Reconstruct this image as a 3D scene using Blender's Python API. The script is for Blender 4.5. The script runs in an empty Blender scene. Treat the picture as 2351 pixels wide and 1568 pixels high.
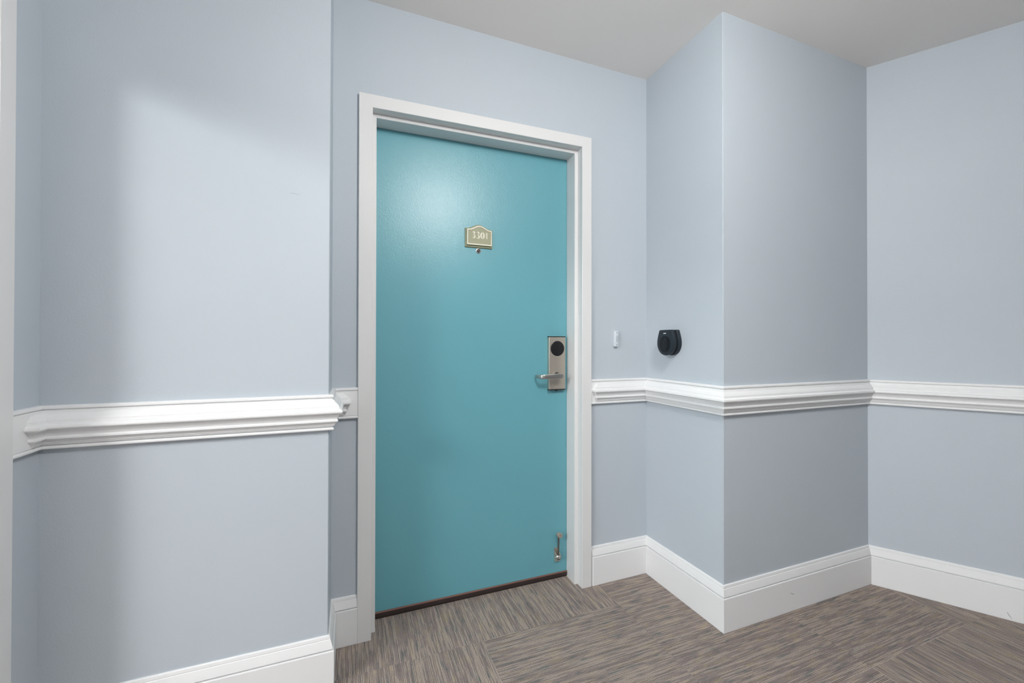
import bpy, bmesh, math, random
from mathutils import Vector, Matrix
random.seed(7)
SC = bpy.context.scene
COL = SC.collection
R = math.radians

# ------------------------------------------------------------------ camera
W, H_PX, FPX = 2351, 1568, 950.05
CAM_H, YAW, PITCH, ROLL = 1.1221, 21.212, 0.3406, 0.0894
cam_d = bpy.data.cameras.new('camera')
cam_d.sensor_fit = 'HORIZONTAL'; cam_d.sensor_width = 36.0
cam_d.lens = 36.0 * FPX / W; cam_d.clip_start = 0.02; cam_d.clip_end = 50
cam = bpy.data.objects.new('camera', cam_d); COL.objects.link(cam)
_y, _p, _r = R(YAW), R(PITCH), R(ROLL)
fwd = Vector((math.sin(_y)*math.cos(_p), math.cos(_y)*math.cos(_p), math.sin(_p)))
rgt = Vector((math.cos(_y), -math.sin(_y), 0)); upv = rgt.cross(fwd)
r2 = rgt*math.cos(_r) + upv*math.sin(_r); u2 = -rgt*math.sin(_r) + upv*math.cos(_r)
M = Matrix((r2, u2, -fwd)).transposed().to_4x4(); M.translation = (0, 0, CAM_H)
cam.matrix_world = M
SC.camera = cam

# ------------------------------------------------------------------ colour management, world, lights
vs = SC.view_settings
vs.view_transform = 'Standard'; vs.look = 'None'; vs.gamma = 1.0; vs.use_curve_mapping = False
vs.exposure = 0.055
world = bpy.data.worlds.new('world'); SC.world = world; world.use_nodes = True
world.node_tree.nodes['Background'].inputs[0].default_value = (0.9, 0.95, 1.0, 1)
world.node_tree.nodes['Background'].inputs[1].default_value = 0.0
CEIL = 2.44

def area(name, loc, sx, sy, power, color=(1, 1, 1), shape='RECTANGLE', rot=(0, 0, 0), spread=180):
    l = bpy.data.lights.new(name, 'AREA'); l.shape = shape; l.size = sx
    if shape in ('RECTANGLE', 'ELLIPSE'): l.size_y = sy
    l.energy = power; l.color = color; l.spread = R(spread)
    o = bpy.data.objects.new(name, l); o.location = loc; o.rotation_euler = rot; COL.objects.link(o)
    return o
WARM = (1.0, 0.985, 0.965)
def lamp(name, loc, radius, power, color=WARM):
    l = bpy.data.lights.new(name, 'POINT'); l.shadow_soft_size = radius; l.energy = power; l.color = color
    o = bpy.data.objects.new(name, l); o.location = loc; COL.objects.link(o)
    return o
lamp('hall_ceiling_lamp', (0.66, 0.12, 2.24), 0.13, 53)
lamp('side_corridor_lamp', (-2.50, -0.42, 2.30), 0.30, 117)
area('side_corridor_panel_lamp', (-2.95, -0.35, 2.425), 1.2, 1.0, 75, WARM)
area('side_corridor_low_fill', (-4.1, 0.3, 0.9), 1.3, 1.2, 33, (1, 1, 1), rot=(0, R(-90), 0))  # added low fill, no known window; brightens the lower walls on the right
area('hall_fill_behind', (0.2, -3.04, 1.2), 1.6, 1.8, 6.5, (1, 1, 1), rot=(R(90), 0, 0))  # unseen fill area added behind the camera to lift the overall light

# ------------------------------------------------------------------ materials
def new_mat(name, col, rough=0.5, metal=0.0, spec=0.5):
    m = bpy.data.materials.new(name); m.use_nodes = True
    b = m.node_tree.nodes['Principled BSDF']
    b.inputs['Base Color'].default_value = (*col, 1)
    b.inputs['Roughness'].default_value = rough
    b.inputs['Metallic'].default_value = metal
    b.inputs['Specular IOR Level'].default_value = spec
    return m, m.node_tree.nodes, m.node_tree.links, b

def add_bump(nt, b, scale, dist, strength=1.0, detail=2.0, stretch=None, prev=None):
    n, l = nt.nodes, nt.links
    tc = n.new('ShaderNodeTexCoord'); no = n.new('ShaderNodeTexNoise')
    no.inputs['Scale'].default_value = scale; no.inputs['Detail'].default_value = detail
    if stretch:
        mp = n.new('ShaderNodeMapping'); mp.inputs['Scale'].default_value = stretch
        l.new(tc.outputs['Object'], mp.inputs[0]); l.new(mp.outputs[0], no.inputs['Vector'])
    else:
        l.new(tc.outputs['Object'], no.inputs['Vector'])
    bp = n.new('ShaderNodeBump'); bp.inputs['Distance'].default_value = dist
    bp.inputs['Strength'].default_value = strength
    l.new(no.outputs[0], bp.inputs['Height'])
    if prev: l.new(prev.outputs[0], bp.inputs['Normal'])
    l.new(bp.outputs[0], b.inputs['Normal'])
    return bp

def mottled(nt, b, c, amt, scale):
    n, l = nt.nodes, nt.links
    tc = n.new('ShaderNodeTexCoord'); no = n.new('ShaderNodeTexNoise')
    no.inputs['Scale'].default_value = scale; no.inputs['Detail'].default_value = 4
    l.new(tc.outputs['Object'], no.inputs['Vector'])
    mx = n.new('ShaderNodeMix'); mx.data_type = 'RGBA'
    mx.inputs[6].default_value = (*[v*(1-amt) for v in c], 1)
    mx.inputs[7].default_value = (*[min(1, v*(1+amt)) for v in c], 1)
    l.new(no.outputs[0], mx.inputs[0]); l.new(mx.outputs[2], b.inputs['Base Color'])

WALLC = (0.496, 0.552, 0.605)
mWall, n, l, b = new_mat('blue_grey_wall_paint', WALLC, 0.50, spec=0.35)
mottled(mWall.node_tree, b, WALLC, 0.02, 3.0)
add_bump(mWall.node_tree, b, 260, 0.0012, 0.35, 3)
TRIMC = (0.800, 0.811, 0.820)
mTrim, n, l, b = new_mat('white_trim_gloss', TRIMC, 0.42, spec=0.3)
mottled(mTrim.node_tree, b, TRIMC, 0.015, 9.0)
add_bump(mTrim.node_tree, b, 120, 0.0006, 0.25, 3)
mFrame, n, l, b = new_mat('white_door_frame_enamel', (0.735, 0.742, 0.745), 0.28, spec=0.5)
add_bump(mFrame.node_tree, b, 160, 0.0006, 0.35, 3)
mCeil, n, l, b = new_mat('ceiling_paint', (0.86, 0.84, 0.82), 0.9, spec=0.2)
add_bump(mCeil.node_tree, b, 300, 0.001, 0.2, 2)
mDoor, n, l, b = new_mat('teal_door_paint', (0.138, 0.385, 0.452), 0.33, spec=0.5)
bp1 = add_bump(mDoor.node_tree, b, 260, 0.0013, 0.33, 3, (1.0, 1.0, 0.7))
mSweep, n, l, b = new_mat('dark_bronze_threshold', (0.050, 0.036, 0.034), 0.45, 0.3)
mCopper, n, l, b = new_mat('worn_copper_edge', (0.28, 0.14, 0.11), 0.45, 0.3)
mNickel, n, l, b = new_mat('brushed_nickel', (0.60, 0.545, 0.475), 0.42, 0.85)
add_bump(mNickel.node_tree, b, 60, 0.0004, 0.3, 3, (1, 1, 14))
mLever, n, l, b = new_mat('satin_steel_lever', (0.46, 0.46, 0.44), 0.33, 0.9)
mChrome, n, l, b = new_mat('chrome', (0.75, 0.74, 0.73), 0.15, 1.0)
mBlackP, n, l, b = new_mat('black_plastic', (0.008, 0.008, 0.010), 0.38)
mGasket, n, l, b = new_mat('black_end_cap', (0.012, 0.016, 0.017), 0.5)
mDevice, n, l, b = new_mat('blue_black_plastic', (0.014, 0.022, 0.030), 0.42, spec=0.35)
mDeviceD, n, l, b = new_mat('dark_recess_plastic', (0.006, 0.010, 0.014), 0.55, spec=0.3)
mWhiteP, n, l, b = new_mat('white_plastic', (0.66, 0.71, 0.76), 0.4)
mGreyHole, n, l, b = new_mat('grey_screw', (0.10, 0.11, 0.12), 0.5)
mSage, n, l, b = new_mat('sage_green_sign', (0.335, 0.340, 0.225), 0.5)
mSageD, n, l, b = new_mat('olive_sign_base', (0.25, 0.27, 0.16), 0.5)
mCream, n, l, b = new_mat('cream_raised_edge', (0.72, 0.71, 0.58), 0.4)
mPrint, n, l, b = new_mat('white_print', (0.8, 0.83, 0.85), 0.4)
mGlass, n, l, b = new_mat('peephole_lens', (0.05, 0.045, 0.045), 0.08, spec=0.9)
mRubber, n, l, b = new_mat('tan_rubber_foot', (0.33, 0.29, 0.25), 0.6)
mDarkMet, n, l, b = new_mat('tarnished_steel', (0.17, 0.16, 0.14), 0.4, 0.8)

# carpet: UV = metres, u along the rib, v across
mCarp = bpy.data.materials.new('ribbed_carpet_tile'); mCarp.use_nodes = True
nt = mCarp.node_tree; n, l = nt.nodes, nt.links
b = n['Principled BSDF']; b.inputs['Roughness'].default_value = 0.95
b.inputs['Specular IOR Level'].default_value = 0.15
uv = n.new('ShaderNodeUVMap'); uv.uv_map = 'rib'
sep = n.new('ShaderNodeSeparateXYZ'); l.new(uv.outputs[0], sep.inputs[0])
def math_(op, a, c=None, d=None):
    m = n.new('ShaderNodeMath'); m.operation = op
    for i, q in enumerate((a, c, d)):
        if q is None: continue
        if isinstance(q, (int, float)): m.inputs[i].default_value = q
        else: l.new(q, m.inputs[i])
    return m.outputs[0]
def comb(x, y, z=0.0):
    c = n.new('ShaderNodeCombineXYZ')
    for i, q in enumerate((x, y, z)):
        if isinstance(q, (int, float)): c.inputs[i].default_value = q
        else: l.new(q, c.inputs[i])
    return c.outputs[0]
def noise(vec, scale, detail=0.0, rough=0.5):
    t = n.new('ShaderNodeTexNoise'); t.inputs['Scale'].default_value = scale
    t.inputs['Detail'].default_value = detail; t.inputs['Roughness'].default_value = rough
    l.new(vec, t.inputs['Vector']); return t.outputs[0]
def ramp(fac, stops, interp='LINEAR'):
    t = n.new('ShaderNodeValToRGB'); t.color_ramp.interpolation = interp
    e = t.color_ramp.elements
    while len(e) < len(stops): e.new(0.5)
    for q, (pos, c) in zip(e, stops):
        q.position = pos; q.color = (*c, 1) if len(c) == 3 else c
    l.new(fac, t.inputs[0]); return t.outputs[0]
def mix(fac, a, c, mode='MIX'):
    t = n.new('ShaderNodeMix'); t.data_type = 'RGBA'; t.blend_type = mode
    for i, q in ((0, fac), (6, a), (7, c)):
        if isinstance(q, (int, float)): t.inputs[i].default_value = q
        elif isinstance(q, tuple): t.inputs[i].default_value = (*q, 1)
        else: l.new(q, t.inputs[i])
    return t.outputs[2]
U, V = sep.outputs[0], sep.outputs[1]
PITCH_R = 0.0046
wob = math_('MULTIPLY_ADD', noise(uv.outputs[0], 45, 2), 0.0026, -0.0013)
vr = math_('DIVIDE', math_('ADD', V, wob), PITCH_R)
idx = math_('FLOOR', vr); fr = math_('FRACT', vr)
C_TAN, C_MAUVE, C_SLATE = (0.345, 0.290, 0.218), (0.290, 0.242, 0.227), (0.198, 0.198, 0.190)
# soft patches of yarn tone, a few centimetres across
tone = noise(comb(math_('MULTIPLY', U, 14.0), math_('MULTIPLY', V, 48.0), 0.0), 1.0, 3.0, 0.6)
base = ramp(tone, [(0.34, C_SLATE), (0.46, C_MAUVE), (0.54, C_MAUVE), (0.66, C_TAN)])
# each rib switches between light and plain yarn along its length
lr = noise(comb(math_('MULTIPLY', U, 6.0), math_('MULTIPLY', idx, 7.31), 3.0), 1.0, 2.0)
lightm = ramp(lr, [(0.48, (0, 0, 0)), (0.56, (1, 1, 1))])
crest = ramp(fr, [(0.0, (0, 0, 0)), (0.12, (1, 1, 1)), (0.46, (1, 1, 1)), (0.60, (0, 0, 0))])
gro = ramp(fr, [(0.52, (0, 0, 0)), (0.68, (1, 1, 1)), (0.88, (1, 1, 1)), (1.0, (0, 0, 0))])
dr_ = noise(comb(math_('MULTIPLY', U, 4.5), math_('MULTIPLY', idx, 5.17), 11.0), 1.0, 2.0)
darkm = ramp(dr_, [(0.47, (0, 0, 0)), (0.58, (1, 1, 1))])
c1 = mix(math_('MULTIPLY', math_('MULTIPLY', lightm, crest), 0.72), base, (0.59, 0.505, 0.415))
c2 = mix(math_('MULTIPLY', gro, math_('MULTIPLY_ADD', darkm, 0.55, 0.16)), c1, (0.045, 0.040, 0.042))  # groove tint paints the shadow beside each rib into the colour
sp = noise(uv.outputs[0], 560, 3, 0.8)
spk = ramp(sp, [(0.32, (0.26, 0.26, 0.26)), (0.50, (1.0, 1.0, 1.0)), (0.68, (2.1, 2.05, 2.02))])
c4 = mix(1.0, c2, spk, 'MULTIPLY')
l.new(c4, b.inputs['Base Color'])
hgt = math_('ADD', math_('MULTIPLY', math_('SUBTRACT', 1.0, gro), 0.55), math_('MULTIPLY', sp, 0.9))
bp = n.new('ShaderNodeBump'); bp.inputs['Distance'].default_value = 0.0022; bp.inputs['Strength'].default_value = 0.7
l.new(hgt, bp.inputs['Height']); l.new(bp.outputs[0], b.inputs['Normal'])

# ------------------------------------------------------------------ mesh helpers
def link(name, bm, mats, parent=None, smooth=None):
    me = bpy.data.meshes.new(name)
    bmesh.ops.recalc_face_normals(bm, faces=bm.faces)
    bm.to_mesh(me); bm.free()
    for m in (mats if isinstance(mats, (list, tuple)) else [mats]): me.materials.append(m)
    o = bpy.data.objects.new(name, me); COL.objects.link(o)
    if parent: o.parent = parent
    if smooth is not None:
        me.polygons.foreach_set('use_smooth', [True]*len(me.polygons))
        try: me.set_sharp_from_angle(angle=R(smooth))
        except Exception: pass
    return o
def tag(o, label=None, cat=None, group=None, kind=None):
    if label: o['label'] = label
    if cat: o['category'] = cat
    if group: o['group'] = group
    if kind: o['kind'] = kind
    return o
def box(bm, x0, x1, y0, y1, z0, z1, bev=0.0, seg=2, mat=0):
    t = bmesh.new()
    bmesh.ops.create_cube(t, size=1)
    for v in t.verts:
        v.co = Vector(((x0+x1)/2 + v.co.x*(x1-x0), (y0+y1)/2 + v.co.y*(y1-y0), (z0+z1)/2 + v.co.z*(z1-z0)))
    if bev: bmesh.ops.bevel(t, geom=list(t.edges), offset=bev, segments=seg, affect='EDGES', profile=0.5)
    merge(bm, t, mat)
def merge(bm, t, mat=0, mtx=None):
    mp = {}
    for v in t.verts: mp[v] = bm.verts.new(mtx @ v.co if mtx else v.co)
    for f in t.faces:
        try:
            g = bm.faces.new([mp[v] for v in f.verts]); g.material_index = mat
        except ValueError: pass
    t.free()
def loft(bm, rings, cap0=True, cap1=True, closed=True, mat=0):
    vr_ = [[bm.verts.new(p) for p in r] for r in rings]
    k = len(rings[0])
    for a, c in zip(vr_, vr_[1:]):
        for i in range(k if closed else k-1):
            j = (i+1) % k
            f = bm.faces.new((a[i], a[j], c[j], c[i])); f.material_index = mat
    if cap0: bm.faces.new(vr_[0][::-1]).material_index = mat
    if cap1: bm.faces.new(vr_[-1]).material_index = mat
def lathe(bm, origin, axis, prof, seg=32, mat=0):
    """prof: (distance along axis, radius)"""
    axis = Vector(axis).normalized(); t = Vector((0, 0, 1)) if abs(axis.z) < 0.9 else Vector((1, 0, 0))
    a = axis.cross(t).normalized(); c = axis.cross(a); o = Vector(origin)
    loft(bm, [[o + axis*d + (a*math.cos(2*math.pi*i/seg) + c*math.sin(2*math.pi*i/seg))*r for i in range(seg)] for d, r in prof], mat=mat)
def prism(bm, pts, z0, z1, mat=0):
    loft(bm, [[Vector((x, y, z0)) for x, y in pts], [Vector((x, y, z1)) for x, y in pts]], mat=mat)
def sweep(bm, path, prof, ends=(0.0, 0.0), mat=0):
    """path: plan points, room on the right of travel; prof: (z, protrusion) from top to bottom; closed on the wall side"""
    P = [Vector(p) for p in path]; N = len(P); offs = []
    nrm = []
    for a, c in zip(P, P[1:]):
        d = (c-a).normalized(); nrm.append(Vector((d.y, -d.x)))
    for i in range(N):
        if i == 0: offs.append(nrm[0])
        elif i == N-1: offs.append(nrm[-1])
        else:
            m = (nrm[i-1]+nrm[i]).normalized(); offs.append(m / m.dot(nrm[i]))
    d0 = (P[1]-P[0]).normalized(); d1 = (P[-1]-P[-2]).normalized()
    rings = []
    for i in range(N):
        ring = []
        for z, p in prof:
            q = P[i] + offs[i]*p
            if i == 0: q = q + d0*ends[0]*p
            if i == N-1: q = q - d1*ends[1]*p
            ring.append(Vector((q.x, q.y, z)))
        rings.append(ring)
    loft(bm, rings, closed=True, mat=mat)

# ------------------------------------------------------------------ plan
D1, P1, D2, P3 = 1.6751, 1.3664, 1.2197, 2.2821      # door wall, pillar side, pillar front, right corner
D0, L1, L0 = 1.475, -0.0669, -0.7704                 # left projecting wall and left wall
AR = R(-57.4)
DR = Vector((math.cos(AR), math.sin(AR)))            # heading of right wall towards the camera side
RW = Vector((P3, D2)); RWE = RW + DR*3.6
BK = -3.1                                            # wall behind the camera
FX0, FX1, FZ = 0.0235, 1.0410, 2.0785                # outer size of the door frame
LO = 1.3586                                          # left doorway casing, outer edge
LH = 1.925                                           # left doorway head height, set low to place the light patch
def headslope(x): return (x-0.53)*0.0095

# ------------------------------------------------------------------ structure
def struct(name, bm, m, label, cat, smooth=None):
    o = link(name, bm, m, smooth=smooth); tag(o, label, cat, kind='structure'); return o

bm = bmesh.new(); uvl = bm.loops.layers.uv.new('rib')
T = 0.6100; TX, TY = 0.4700, 1.5030
alongY = {(-1, 0), (0, 0), (-1, -1), (3, -1), (2, -2), (3, -2), (-2, 0), (4, -1), (0, -3), (1, -3), (-1, -3), (3, 0), (-2, -2), (4, -3), (2, -4), (-1, -5), (1, -5)}
for i in range(-8, 8):
    for j in range(-9, 1):
        x0, y0 = TX+i*T, TY+j*T
        f = bm.faces.new([bm.verts.new((x, y, 0)) for x, y in ((x0, y0), (x0+T, y0), (x0+T, y0+T), (x0, y0+T))])
        ay = (i, j) in alongY; ou, ov = random.random()*20, round(random.random()*900)*PITCH_R
        for lp in f.loops:
            x, y = lp.vert.co.x-x0, lp.vert.co.y-y0
            lp[uvl].uv = ((y+ou), (x+ov)) if ay else ((x+ou), (y+ov))
bmesh.ops.remove_doubles(bm, verts=bm.verts, dist=1e-5)
g = bm.faces[:]
o = struct('floor', bm, mCarp, 'grey brown ribbed carpet tiles covering the hallway floor', 'floor')

bm = bmesh.new(); box(bm, -4.2, 5.0, BK-0.15, D1+0.14, CEIL, CEIL+0.12)
struct('ceiling', bm, mCeil, 'plain pale grey painted ceiling above the hallway', 'ceiling')

bm = bmesh.new()
OX0, OX1, OZ = FX0+0.012, FX1-0.012, FZ-0.014
box(bm, L1-0.05, OX0, D1, D1+0.14, 0, CEIL); box(bm, OX1, P1, D1, D1+0.14, 0, CEIL); box(bm, OX0, OX1, D1, D1+0.14, OZ, CEIL)
struct('wall_back', bm, mWall, 'pale blue wall holding the teal door', 'wall')
bm = bmesh.new(); box(bm, L0-0.12, L1, D0, D1+0.14, 0, CEIL)
bmesh.ops.bevel(bm, geom=[e for e in bm.edges if all(abs(v.co.x-L1) < 1e-4 and abs(v.co.y-D0) < 1e-4 for v in e.verts)], offset=0.0022, segments=3, affect='EDGES')
struct('wall_back_left', bm, mWall, 'pale blue projecting wall to the left of the teal door', 'wall')
bm = bmesh.new(); prism(bm, [(P1, D1+0.14), (P1, D2), (P3, D2), (P3+0.10, D2+0.06), (P3+0.10, D1+0.14)], 0, CEIL)
bmesh.ops.bevel(bm, geom=[e for e in bm.edges if all(abs(v.co.x-P1) < 1e-4 and abs(v.co.y-D2) < 1e-4 for v in e.verts)], offset=0.0022, segments=3, affect='EDGES')
struct('wall_back_right', bm, mWall, 'pale blue boxed-out wall corner to the right of the teal door', 'wall')
bm = bmesh.new(); nR = Vector((-DR.y, DR.x)); 
pts = [RW, RWE, RWE+nR*0.12, RW+nR*0.12]
prism(bm, [tuple(p) for p in pts], 0, CEIL)
struct('wall_right', bm, mWall, 'pale blue angled wall at the right end of the hallway', 'wall')
bm = bmesh.new(); LI = LO-0.050; LB = LI-1.75          # clear opening of the left doorway, widened to pass more corridor light
box(bm, L0-0.12, L0, LI+0.012, D0, 0, CEIL); box(bm, L0-0.12, L0, BK, LB-0.012, 0, CEIL); box(bm, L0-0.12, L0, LB-0.012, LI+0.012, LH+0.012, CEIL)
struct('wall_left', bm, mWall, 'pale blue left wall with a white cased doorway', 'wall')
bm = bmesh.new(); box(bm, -4.2, 5.0, BK-0.15, BK, 0, CEIL)
struct('wall_front', bm, mWall, 'pale blue wall closing the hallway behind the viewer', 'wall')
bm = bmesh.new(); box(bm, -4.2, L0-0.12, D0+0.06, D0+0.20, 0, CEIL); box(bm, -4.32, -4.2, BK-0.15, D0+0.20, 0, CEIL)
struct('wall_side', bm, mWall, 'pale blue walls of the side corridor beyond the left doorway', 'wall')

# left doorway casing: a frame with two rabbets, like the one around the door
def frame_rings(x0, x1, ztop, prof, fn):
    """prof: (inset from outer edge, depth); fn maps (along, depth, z) to a point; slope on the head"""
    rings = []
    rings.append([fn(x0+a, d, 0.0) for a, d in prof])
    rings.append([fn(x0+a, d, ztop-a) for a, d in prof])
    rings.append([fn(x1-a, d, ztop-a) for a, d in prof])
    rings.append([fn(x1-a, d, 0.0) for a, d in prof])
    return rings
bm = bmesh.new()
prL = [(0.0, 0.0), (0.0, 0.0145), (0.0015, 0.016), (0.0485, 0.016), (0.050, 0.0145), (0.050, -0.026), (0.066, -0.026), (0.066, -0.094), (0.050, -0.094),
       (0.050, -0.1345), (0.0485, -0.136), (0.0015, -0.136), (0.0, -0.1345), (0.0, -0.12), (0.038, -0.12), (0.038, 0.0)]
loft(bm, frame_rings(LB-0.05, LO, LH+0.05, [(a, d) for a, d in prL], lambda s, d, z: Vector((L0+d, s, z))), closed=True)
struct('trim_3', bm, mFrame, 'white metal casing at the far left edge of the photo', 'door casing', 30)

# baseboards
bbp = [(0.1765, 0.0), (0.1760, 0.0040), (0.1745, 0.0052), (0.1665, 0.0068), (0.1650, 0.0058), (0.1642, 0.0058), (0.1632, 0.0078), (0.1400, 0.0145),
       (0.1370, 0.0150), (0.1348, 0.0142), (0.1340, 0.0100), (0.1320, 0.0100), (0.1312, 0.0172), (0.1300, 0.0180), (0.0015, 0.0180), (0.0, 0.0172), (0.0, 0.0)]
bm = bmesh.new(); sweep(bm, [(L0, LO), (L0, D0), (L1, D0), (L1, D1), (FX0, D1)], bbp)
struct('baseboard_left', bm, mTrim, 'tall white baseboard wrapping the projecting wall left of the door', 'baseboard', 25)
bm = bmesh.new(); sweep(bm, [(FX1+0.0012, D1), (P1, D1), (P1, D2), (P3, D2), tuple(RWE)], bbp, ends=(0.42, 0.0))
struct('baseboard_right', bm, mTrim, 'tall white baseboard running from the door to the right wall', 'baseboard', 25)
bm = bmesh.new(); sweep(bm, [(L0, BK), (L0, LB-0.05)], bbp); sweep(bm, [(4.6, BK), (L0, BK)], bbp)
struct('baseboard_front', bm, mTrim, 'white baseboard of the walls behind the viewer', 'baseboard', 25)

# chair rails: flat backing with beaded edges and an applied, mitre-returned moulding
def arc(z0, p0, z1, p1, bulge, k=5):
    out = []
    for i in range(k+1):
        t = i/k; dz, dp = z1-z0, p1-p0; ln = math.hypot(dz, dp)
        s = math.sin(math.pi*t)*bulge
        out.append((z0+dz*t - dp/ln*s, p0+dp*t + dz/ln*s*-1))
    return out
back = [(0.9570, 0.0), (0.9570, 0.0095), (0.9560, 0.0125), (0.9540, 0.0138), (0.9490, 0.0140), (0.9472, 0.0128), (0.9468, 0.0100), (0.9456, 0.0100), (0.9450, 0.0115),
        (0.8528, 0.0115), (0.8522, 0.0098), (0.8510, 0.0098), (0.8504, 0.0122), (0.8480, 0.0145), (0.8450, 0.0148), (0.8428, 0.0138), (0.8420, 0.0110), (0.8420, 0.0)]
rail = [(0.9405, 0.0), (0.9405, 0.0140), (0.9395, 0.0155), (0.9370, 0.0162)] + \
       [(0.9360, 0.0168), (0.9335, 0.0192), (0.9300, 0.0235), (0.9262, 0.0275), (0.9222, 0.0302)] + \
       [(0.9215, 0.0318), (0.9150, 0.0322), (0.9130, 0.0330)] + \
       [(0.9120, 0.0365), (0.9095, 0.0398), (0.9060, 0.0414), (0.9020, 0.0414), (0.8990, 0.0398), (0.8970, 0.0365), (0.8962, 0.0335)] + \
       [(0.8935, 0.0332), (0.8930, 0.0315), (0.8905, 0.0300), (0.8865, 0.0276), (0.8825, 0.0258), (0.8790, 0.0248)] + \
       [(0.8778, 0.0255), (0.8768, 0.0270), (0.8740, 0.0278), (0.8712, 0.0274), (0.8695, 0.0258), (0.8690, 0.0232)] + \
       [(0.8665, 0.0226), (0.8660, 0.0210), (0.8630, 0.0188), (0.8600, 0.0176), (0.8585, 0.0172), (0.8580, 0.0150), (0.8550, 0.0148), (0.8540, 0.0135), (0.8540, 0.0)]
def chair_rail(name, path_b, path_r, label):
    bm = bmesh.new(); sweep(bm, path_b, back); sweep(bm, path_r, rail)
    return struct(name, bm, mTrim, label, 'chair rail', 25)
YS, XE, XS = 1.4415, -0.0421, 1.0881
chair_rail('trim_1', [(L0, LO), (L0, D0), (L1, D0), (L1, D1), (FX0, D1)],
           [(L0-0.004, YS), (L0, YS), (L0, D0), (L1, D0), (L1, D1), (XE, D1), (XE, D1+0.004)],
           'white moulded chair rail left of the teal door')
chair_rail('trim_2', [(FX1, D1), (P1, D1), (P1, D2), (P3, D2), tuple(RWE)],
           [(XS, D1+0.004), (XS, D1), (P1, D1), (P1, D2), (P3, D2), tuple(RWE)],
           'white moulded chair rail right of the teal door')

# ------------------------------------------------------------------ the door
YD = 1.779                                            # face of the leaf
bm = bmesh.new(); box(bm, FX0+0.0535, FX1-0.0535, YD, YD+0.044, 0.012, FZ-0.0535, 0.0008, 1)
for v in bm.verts:
    if v.co.z > 1.5: v.co.z += headslope(v.co.x)
door = link('door_1', bm, mDoor)
tag(door, 'teal painted door in a white frame at the end of the hallway', 'door', kind='structure')

bm = bmesh.new()
prF = [(0.0, D1), (0.0, 1.6605), (0.0015, 1.6590), (0.0485, 1.6590), (0.0500, 1.6605), (0.0500, 1.7005), (0.0645, 1.7005), (0.0660, 1.7020),
       (0.0660, YD-0.002), (0.0500, YD-0.002), (0.0500, 1.832), (0.0, 1.832), (0.0, D1+0.14), (0.012, D1+0.14), (0.012, D1)]
loft(bm, frame_rings(FX0, FX1, FZ, prF, lambda s, d, z: Vector((s, d, z + (headslope(s) if z > 1.5 else 0)))), closed=True)
fr_ = link('door_frame', bm, mFrame, door, 30); fr_['label'] = 'white enamelled steel frame'
bm = bmesh.new(); box(bm, FX0+0.054, FX1-0.054, YD-0.0075, YD-0.0002, 0.0075, 0.0245, 0.0015)
sw = link('door_sweep', bm, mSweep, door); sw['label'] = 'dark brown sweep strip'
bm = bmesh.new(); box(bm, FX0+0.054, FX1-0.054, YD-0.0080, YD-0.0002, 0.0247, 0.0285, 0.001)
link('sweep_edge', bm, mCopper, sw)['label'] = 'worn copper coloured edge'
bm = bmesh.new(); box(bm, FX0+0.0505, FX1-0.0505, YD-0.002, YD+0.05, 0.0, 0.0065, 0.002)
link('threshold', bm, mSweep, door)

# peephole
PX, PZ = 0.5281, 1.5385
bm = bmesh.new(); lathe(bm, (PX, YD, PZ), (0, -1, 0), [(-0.002, 0.0120), (0.0022, 0.0120), (0.0034, 0.0108), (0.0036, 0.0090), (0.0022, 0.0074), (0.0012, 0.0072)])
pe = link('peephole', bm, mChrome, door, 40); pe['label'] = 'chrome peephole'
bm = bmesh.new(); lathe(bm, (PX, YD, PZ), (0, -1, 0), [(0.0008, 0.0073), (0.0022, 0.0064), (0.0034, 0.0042), (0.0039, 0.0015)])
link('lens', bm, mGlass, pe, 60)

# electronic lock
LX0, LX1, LZ0, LZ1, LT = 0.8712, 0.9578, 0.9040, 1.1580, 0.0200
bm = bmesh.new(); box(bm, LX0, LX1, YD-LT, YD-0.0002, LZ0+0.003, LZ1-0.003, 0.0022, 3)
lock = link('lock_plate', bm, mNickel, door); lock['label'] = 'brushed nickel electronic lock plate'
bm = bmesh.new(); box(bm, LX0-0.0006, LX1+0.0006, YD-LT-0.0006, YD-0.0002, LZ1-0.003, LZ1+0.001, 0.001); 
link('end_cap', bm, mGasket, lock)['label'] = 'black top end cap'
bm = bmesh.new(); box(bm, LX0-0.0006, LX1+0.0006, YD-LT-0.0006, YD-0.0002, LZ0-0.001, LZ0+0.003, 0.001)
link('end_cap', bm, mGasket, lock)['label'] = 'black bottom end cap'
bm = bmesh.new(); lathe(bm, (0.9147, YD-LT, 1.1009), (0, -1, 0), [(-0.001, 0.0362), (0.0006, 0.0362), (0.0014, 0.0350), (0.0018, 0.0325)], 48)
link('card_reader', bm, mBlackP, lock, 40)['label'] = 'round black card reader'
bm = bmesh.new(); lathe(bm, (0.9140, YD-0.010, LZ0-0.006), (0, 0, 1), [(0, 0.0052), (0.001, 0.006), (0.006, 0.006)], 20)
link('key_cylinder', bm, mGasket, lock, 40)
BX, BZ = 0.9115, 0.9725
bm = bmesh.new(); lathe(bm, (BX, YD-LT, BZ), (0, -1, 0), [(-0.001, 0.0150), (0.0012, 0.0150), (0.0013, 0.0125), (0.0016, 0.0125)], 36)
link('spindle_recess', bm, mBlackP, lock, 40)
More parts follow.
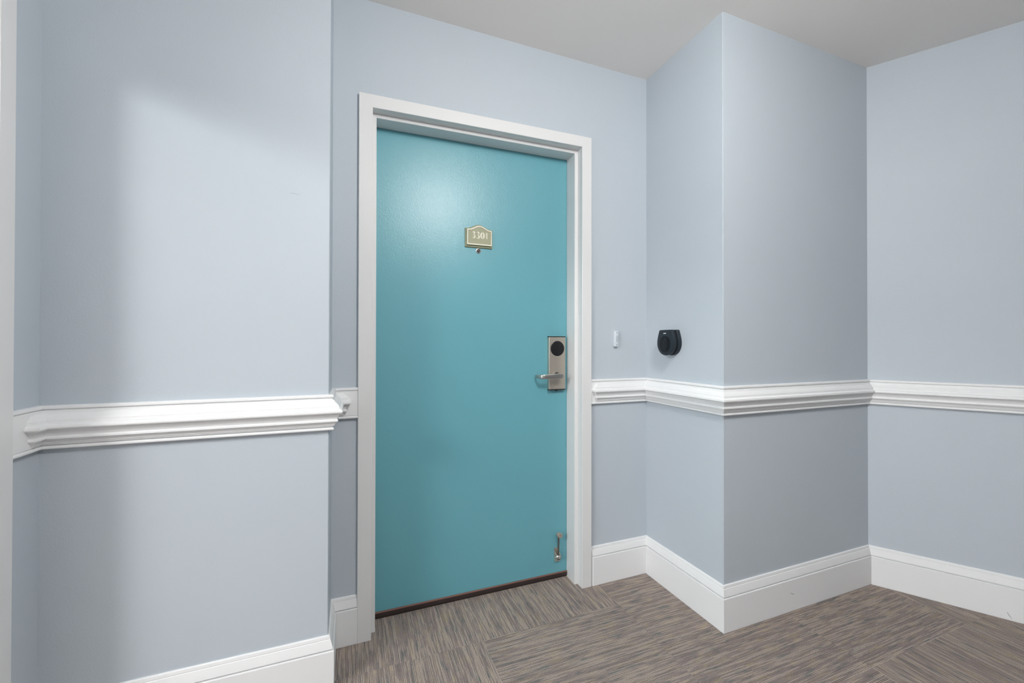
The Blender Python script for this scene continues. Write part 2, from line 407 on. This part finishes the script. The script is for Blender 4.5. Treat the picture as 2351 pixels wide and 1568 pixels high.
# lever: hub, flat bar that narrows to the left, bent back towards the door at its tip
bm = bmesh.new()
lathe(bm, (BX, YD-LT-0.0012, BZ), (0, -1, 0), [(0, 0.0106), (0.030, 0.0106), (0.036, 0.0112)], 28)
def lever_ring(c, hw, hz, nrm2):
    """rounded rectangle ring of half thickness hw along nrm2 and half height hz"""
    nx = Vector(nrm2).normalized(); out = []
    for k in range(16):
        a = 2*math.pi*k/16; ca, sa = math.cos(a), math.sin(a)
        s = lambda q: math.copysign(abs(q)**0.45, q)
        out.append(Vector(c) + nx*hw*s(ca) + Vector((0, 0, 1))*hz*s(sa))
    return out
YL = YD-0.061
rings = []
for x, y, hz, hw, nv in [(0.9252, YL, 0.0035, 0.0022, (0, 1, 0)), (0.9240, YL, 0.0075, 0.0036, (0, 1, 0)), (0.9205, YL, 0.0104, 0.0042, (0, 1, 0)), (0.9150, YL, 0.0118, 0.0045, (0, 1, 0)),
                         (0.890, YL, 0.0120, 0.0045, (0, 1, 0)), (0.872, YL+0.0005, 0.0116, 0.0044, (0, 1, 0)), (0.852, YL+0.0015, 0.0106, 0.0043, (0.05, 1, 0)),
                         (0.832, YL+0.003, 0.0100, 0.0042, (0.10, 1, 0)), (0.8225, YL+0.0040, 0.0098, 0.0042, (0.35, 1, 0)), (0.8165, YL+0.0085, 0.0095, 0.0042, (1, 0.9, 0)),
                         (0.8125, YL+0.018, 0.0092, 0.0040, (1, 0.35, 0)), (0.8085, YL+0.034, 0.0086, 0.0038, (1, 0.2, 0)), (0.8060, YL+0.047, 0.0080, 0.0035, (1, 0.2, 0)), (0.8055, YL+0.050, 0.0060, 0.0022, (1, 0.2, 0))]:
    z = BZ + 0.0002 - (BZ-x*0 - BZ)*0 - (0.915-x)*0.022
    rings.append(lever_ring((x, y, z), hw, hz, nv))
loft(bm, rings)
link('lever_handle', bm, mLever, lock, 35)['label'] = 'satin steel lever handle'

# kick-down stop near the bottom right of the leaf
bm = bmesh.new(); KX, KZ = 0.9205, 0.1170
box(bm, KX-0.0125, KX+0.0125, YD-0.003, YD-0.0001, KZ-0.028, KZ+0.030, 0.001)
box(bm, KX-0.0125, KX+0.0125, YD-0.014, YD-0.002, KZ-0.030, KZ-0.024, 0.0012)
for s in (-1, 1):   # cheeks
    t = bmesh.new(); xs = KX + s*0.0095
    out = [(0, -0.028), (0, 0.012), (-0.010, 0.010), (-0.022, 0.002), (-0.0275, -0.009), (-0.022, -0.020), (-0.012, -0.027)]
    loft(t, [[Vector((xs-0.0013, YD+y, KZ+z)) for y, z in out], [Vector((xs+0.0013, YD+y, KZ+z)) for y, z in out]])
    merge(bm, t)
ks = link('kick_down_stop', bm, mNickel, door); ks['label'] = 'small nickel kick-down door stop'
bm = bmesh.new(); lathe(bm, (KX-0.0125, YD-0.0165, KZ-0.008), (1, 0, 0), [(0, 0.0048), (0.001, 0.0056), (0.024, 0.0056), (0.025, 0.0048)], 20)
lathe(bm, (KX-0.0070, YD-0.0165, KZ-0.008), (1, 0, 0), [(0, 0.0090), (0.001, 0.0098), (0.013, 0.0098), (0.014, 0.0090)], 24)
link('pivot', bm, mChrome, ks, 40)
bm = bmesh.new()
A, B = Vector((KX+0.0005, YD-0.0185, KZ-0.004)), Vector((KX+0.0035, YD-0.0170, 0.2030))
d = (B-A).normalized(); sx = Vector((1, 0, 0)); sy = d.cross(sx).normalized()
rings = []
for t_, wx, wy in ((0, 0.0046, 0.0040), (0.2, 0.0044, 0.0038), (0.8, 0.0038, 0.0034), (1.0, 0.0042, 0.0036)):
    c = A + (B-A)*t_
    rings.append([c + sx*wx*math.cos(2*math.pi*k/14) + sy*wy*math.sin(2*math.pi*k/14) for k in range(14)])
loft(bm, rings); link('arm', bm, mDarkMet, ks, 50)
bm = bmesh.new(); ft = Vector((KX+0.0050, YD-0.008, 0.2115))
lathe(bm, ft, (0.06, -1, 0.10), [(0, 0.0096), (0.002, 0.0106), (0.020, 0.0118), (0.0225, 0.0112), (0.0228, 0.0035), (0.0195, 0.0030)], 28)
link('rubber_foot', bm, mRubber, ks, 40)['label'] = 'tan rubber foot turned upwards'

# ------------------------------------------------------------------ number sign on the door
def sign_outline(cx, z0, zs, zt, hw, k=28):
    pts = [(cx-hw, z0), (cx+hw, z0)]
    for i in range(k+1):
        t = 1-2*i/k
        pts.append((cx+hw*t, zs + (zt-zs)*(0.5*(1+math.cos(math.pi*min(1, abs(t)*1.12))))))
    return pts
SCX = 0.5290
root = bpy.data.objects.new('door_number_sign', None); COL.objects.link(root); root.empty_display_size = 0.05
root.location = (SCX, YD, 1.5515)
tag(root, 'sage green arched number sign reading 3301, mounted on the teal door above the peephole', 'sign')
def rel(o, r_, par=None):
    o.data.transform(Matrix.Translation(-r_.location)); o.parent = par or r_
bm = bmesh.new(); ol = sign_outline(SCX, 1.5512, 1.6350, 1.6535, 0.0632)
loft(bm, [[Vector((x, YD-0.0001, z)) for x, z in ol], [Vector((x, YD-0.0052, z)) for x, z in ol], [Vector((SCX+(x-SCX)*0.975, YD-0.0065, 1.598+(z-1.598)*0.972)) for x, z in ol]])
rel(link('sign_base', bm, mSageD), root)
bm = bmesh.new(); fo = sign_outline(SCX+0.0008, 1.5608, 1.6298, 1.6470, 0.0570)
loft(bm, [[Vector((x, YD-0.006, z)) for x, z in fo], [Vector((x, YD-0.0128, z)) for x, z in fo]])
face_ = link('sign_face', bm, mSage); rel(face_, root)
bm = bmesh.new(); fi = sign_outline(SCX+0.0008, 1.5660, 1.6250, 1.6418, 0.0528)
ro = [Vector((x, YD-0.0085, z)) for x, z in fo]; ro2 = [Vector((x, YD-0.0150, z)) for x, z in fo]
ri2 = [Vector((x, YD-0.0150, z)) for x, z in fi]; ri = [Vector((x, YD-0.0125, z)) for x, z in fi]
ro = [Vector((SCX+0.0008+(p.x-SCX-0.0008)*1.012, p.y, 1.6+(p.z-1.6)*1.012)) for p in ro]
loft(bm, [ro, ro2, ri2, ri], cap0=False, cap1=False)
rel(link('rim', bm, mCream), root, face_); 
def ribbon(bm, pts, y0, y1):
    """pts: (x, z, width); a stroke extruded from y0 to y1"""
    L, Rr = [], []
    for i, (x, z, w) in enumerate(pts):
        a = pts[max(0, i-1)]; c = pts[min(len(pts)-1, i+1)]
        d = Vector((c[0]-a[0], c[1]-a[1])).normalized(); nn = Vector((-d.y, d.x))
        L.append((x+nn.x*w/2, z+nn.y*w/2)); Rr.append((x-nn.x*w/2, z-nn.y*w/2))
    rings = [[Vector((a[0], y0, a[1])), Vector((a[0], y1, a[1])), Vector((c[0], y1, c[1])), Vector((c[0], y0, c[1]))] for a, c in zip(L, Rr)]
    loft(bm, rings)
def dig3():
    up = [(0.10+0.0, 0.80, 0.10)]
    P = []
    for i in range(11):
        a = R(150-18*i*1.02); t = i/10
        P.append((0.42+0.34*math.cos(a), 0.755+0.215*math.sin(a), 0.07+0.22*math.sin(math.pi*min(1, max(0, (t-0.15)/0.85)))**1.5))
    P[-1] = (0.34, 0.545, 0.07)
    Q = []
    for i in range(12):
        a = R(88-22.5*i); t = i/11
        Q.append((0.42+0.40*math.cos(a), 0.275+0.255*math.sin(a), 0.07+0.25*math.sin(math.pi*min(1, t/0.8))**1.5))
    return [P, Q]
def dig0():
    P = []
    for i in range(25):
        a = 2*math.pi*i/24+math.pi/2
        P.append((0.5+0.38*math.cos(a), 0.5+0.455*math.sin(a), 0.075+0.24*abs(math.cos(a))**1.3))
    return [P]
def dig1():
    return [[(0.66, 0.97, 0.30), (0.66, 0.5, 0.30), (0.66, 0.02, 0.27)], [(0.04, 0.79, 0.05), (0.24, 0.82, 0.06), (0.40, 0.88, 0.08)]]
DW = 0.0711/690
for st, xo, w in ((dig3(), 0, 145), (dig3(), 190, 150), (dig0(), 380, 170), (dig1(), 590, 105)):
    bm = bmesh.new()
    for s in st:
        ribbon(bm, [(0.4953+(xo+x*w)*DW, 1.5900+z*0.0292, (ww*1.45+0.02)*w*DW) for x, z, ww in s], YD-0.0126, YD-0.0142)
    rel(link('digit', bm, mCream), root, face_)
for c in face_.children:
    if c.name.startswith('digit') or c.name == 'rim': c['label'] = 'raised cream ' + ('numeral' if c.name.startswith('digit') else 'edge')

# ------------------------------------------------------------------ doorbell
root = bpy.data.objects.new('doorbell', None); COL.objects.link(root); root.empty_display_size = 0.03
bx0, bx1, bz0, bz1, bt = 1.1712, 1.1905, 1.1105, 1.1855, 0.0142
root.location = (1.181, D1, bz0)
tag(root, 'slim white doorbell button on the blue wall just right of the door frame', 'doorbell')
bm = bmesh.new(); box(bm, bx0, bx1, D1-bt, D1-0.0001, bz0, bz1, 0.0018, 3)
rel(link('housing', bm, mWhiteP, smooth=40), root)
bm = bmesh.new(); cx = (bx0+bx1)/2+0.0008
ell = lambda y, k: [Vector((cx+0.0066*k*math.cos(2*math.pi*i/28), y, (bz0+bz1)/2+0.0165*k*math.sin(2*math.pi*i/28))) for i in range(28)]
loft(bm, [ell(D1-bt+0.0004, 1.0), ell(D1-bt-0.0012, 0.97), ell(D1-bt-0.0020, 0.80), ell(D1-bt-0.0012, 0.5)])
o = link('push_button', bm, new_mat('push_button_grey', (0.47, 0.52, 0.57), 0.35)[0], smooth=50); rel(o, root)
for z in (bz0+0.0085, bz1-0.0095):
    bm = bmesh.new(); lathe(bm, (cx, D1-bt+0.0004, z), (0, -1, 0), [(0, 0.0020), (0.0010, 0.0020), (0.0013, 0.0014)], 16)
    rel(link('screw', bm, mGreyHole, smooth=40), root)

# ------------------------------------------------------------------ black rounded device on the side of the pillar
root = bpy.data.objects.new('wall_mounted_reader', None); COL.objects.link(root); root.empty_display_size = 0.03
DY, DZ = 1.4895, 1.1275
root.location = (P1, DY, DZ)
tag(root, 'small round-bottomed black plastic device with flat top fixed above the chair rail', 'wall device')
def drop(x, k=1.0, kz=1.0, n_=40):
    """round below, tapering up to a flat top; width axis = Y"""
    pts = []
    r0 = 0.0525
    for i in range(n_+1):
        a = math.pi + math.pi*i/n_      # lower half, a little deeper than a half circle
        pts.append((r0*math.cos(a), 0.0560*math.sin(a)))
    pts += [(0.0520, 0.010), (0.0495, 0.022), (0.0455, 0.036), (0.0405, 0.050), (0.0385, 0.0560), (0.0360, 0.0590),
            (0.012, 0.0593), (-0.012, 0.0593), (-0.0360, 0.0590), (-0.0385, 0.0560), (-0.0405, 0.050), (-0.0455, 0.036), (-0.0495, 0.022), (-0.0520, 0.010)]
    return [Vector((x, DY+y*k, DZ+z*kz)) for y, z in pts]
bm = bmesh.new()
loft(bm, [drop(P1-0.0001, 0.97), drop(P1-0.003, 1.0), drop(P1-0.018, 1.0), drop(P1-0.0195, 0.985, 0.985)])
rel(link('back_housing', bm, mDevice, smooth=35), root)
bm = bmesh.new()
loft(bm, [drop(P1-0.0193, 0.935, 0.935), drop(P1-0.0330, 0.935, 0.935)])
rel(link('middle_band', bm, mDeviceD, smooth=35), root)
bm = bmesh.new()
loft(bm, [drop(P1-0.0328, 0.985, 0.985), drop(P1-0.0345, 1.0), drop(P1-0.0455, 1.0), drop(P1-0.0475, 0.985, 0.985), drop(P1-0.0480, 0.95, 0.96)])
fc = link('front_cover', bm, mDevice, smooth=35); rel(fc, root)
def stad(x, hw, hz, cz, k=16):
    pts = []
    for i in range(k+1):
        a = math.pi*i/k; pts.append((hw*math.cos(a), hz-hw+hw*math.sin(a)))
    for i in range(k+1):
        a = math.pi+math.pi*i/k; pts.append((hw*math.cos(a), -(hz-hw)+hw*math.sin(a)))
    return [Vector((x, DY+y, DZ+cz+z)) for y, z in pts]
bm = bmesh.new()
loft(bm, [stad(P1-0.0470, 0.0335, 0.0375, -0.0055), stad(P1-0.0492, 0.0335, 0.0375, -0.0055), stad(P1-0.0496, 0.0320, 0.0360, -0.0055), stad(P1-0.0486, 0.0300, 0.0340, -0.0055)])
o = link('oval_panel', bm, mDeviceD, smooth=35); rel(o, root, fc)
bm = bmesh.new()
loft(bm, [stad(P1-0.0484, 0.0165, 0.0290, -0.0045), stad(P1-0.0512, 0.0160, 0.0285, -0.0045), stad(P1-0.0520, 0.0140, 0.0262, -0.0045)])
o = link('centre_button', bm, mDeviceD, smooth=35); rel(o, root, fc)
bm = bmesh.new()   # the tiny, unreadable white print near the top
xx = P1-0.0483; cz = DZ+0.0435
for (y0, y1, h0) in ((0.0085, 0.0052, 0.0022), (0.0050, 0.0022, 0.0017), (0.0020, -0.0004, 0.0014), (-0.0006, -0.0030, 0.0017), (-0.0032, -0.0068, 0.0022)):
    box(bm, xx, xx+0.0006, DY+y1+0.0015, DY+y0+0.0015, cz-h0, cz+h0)
o = link('printed_mark', bm, mPrint); rel(o, root, fc); o['label'] = 'tiny white printed mark'

# ------------------------------------------------------------------ small scuffs left on the paint
mScuff = new_mat('scuff_grey', (0.30, 0.33, 0.36), 0.7)[0]
def scuff(parent, pts, nrm_, w):
    """a hair-thin raised smear; pts in world space, nrm_ the outward normal of the surface"""
    bm = bmesh.new(); nn = Vector(nrm_).normalized(); P = [Vector(p) for p in pts]; rings = []
    for i, p in enumerate(P):
        d = (P[min(i+1, len(P)-1)] - P[max(i-1, 0)]).normalized(); t = d.cross(nn)
        ww = w*(0.25 + 0.75*math.sin(math.pi*(i+0.4)/(len(P)-0.2)))
        rings.append([p+t*ww-nn*0.0001, p+t*ww+nn*0.0002, p-t*ww+nn*0.0002, p-t*ww-nn*0.0001])
    loft(bm, rings); link('scuff_mark', bm, mScuff, parent)
O_ = bpy.data.objects
scuff(O_['wall_back_left'], [(-0.1841, D0, 1.6000), (-0.1770, D0, 1.5995), (-0.1706, D0, 1.5990), (-0.1630, D0, 1.5986), (-0.1557, D0, 1.5976)], (0, -1, 0), 0.0006)
scuff(O_['baseboard_right'], [(1.7226, D2-0.018, 0.0791), (1.7290, D2-0.018, 0.0750), (1.7358, D2-0.018, 0.0708), (1.7465, D2-0.018, 0.0686)], (0, -1, 0), 0.0013)
_n = Vector((DR.y, -DR.x, 0))
scuff(O_['baseboard_right'], [(2.4980, 0.8487, 0.0316), (2.5000, 0.8456, 0.0240), (2.5017, 0.8429, 0.0183), (2.5049, 0.8380, 0.0083)], _n, 0.0012)
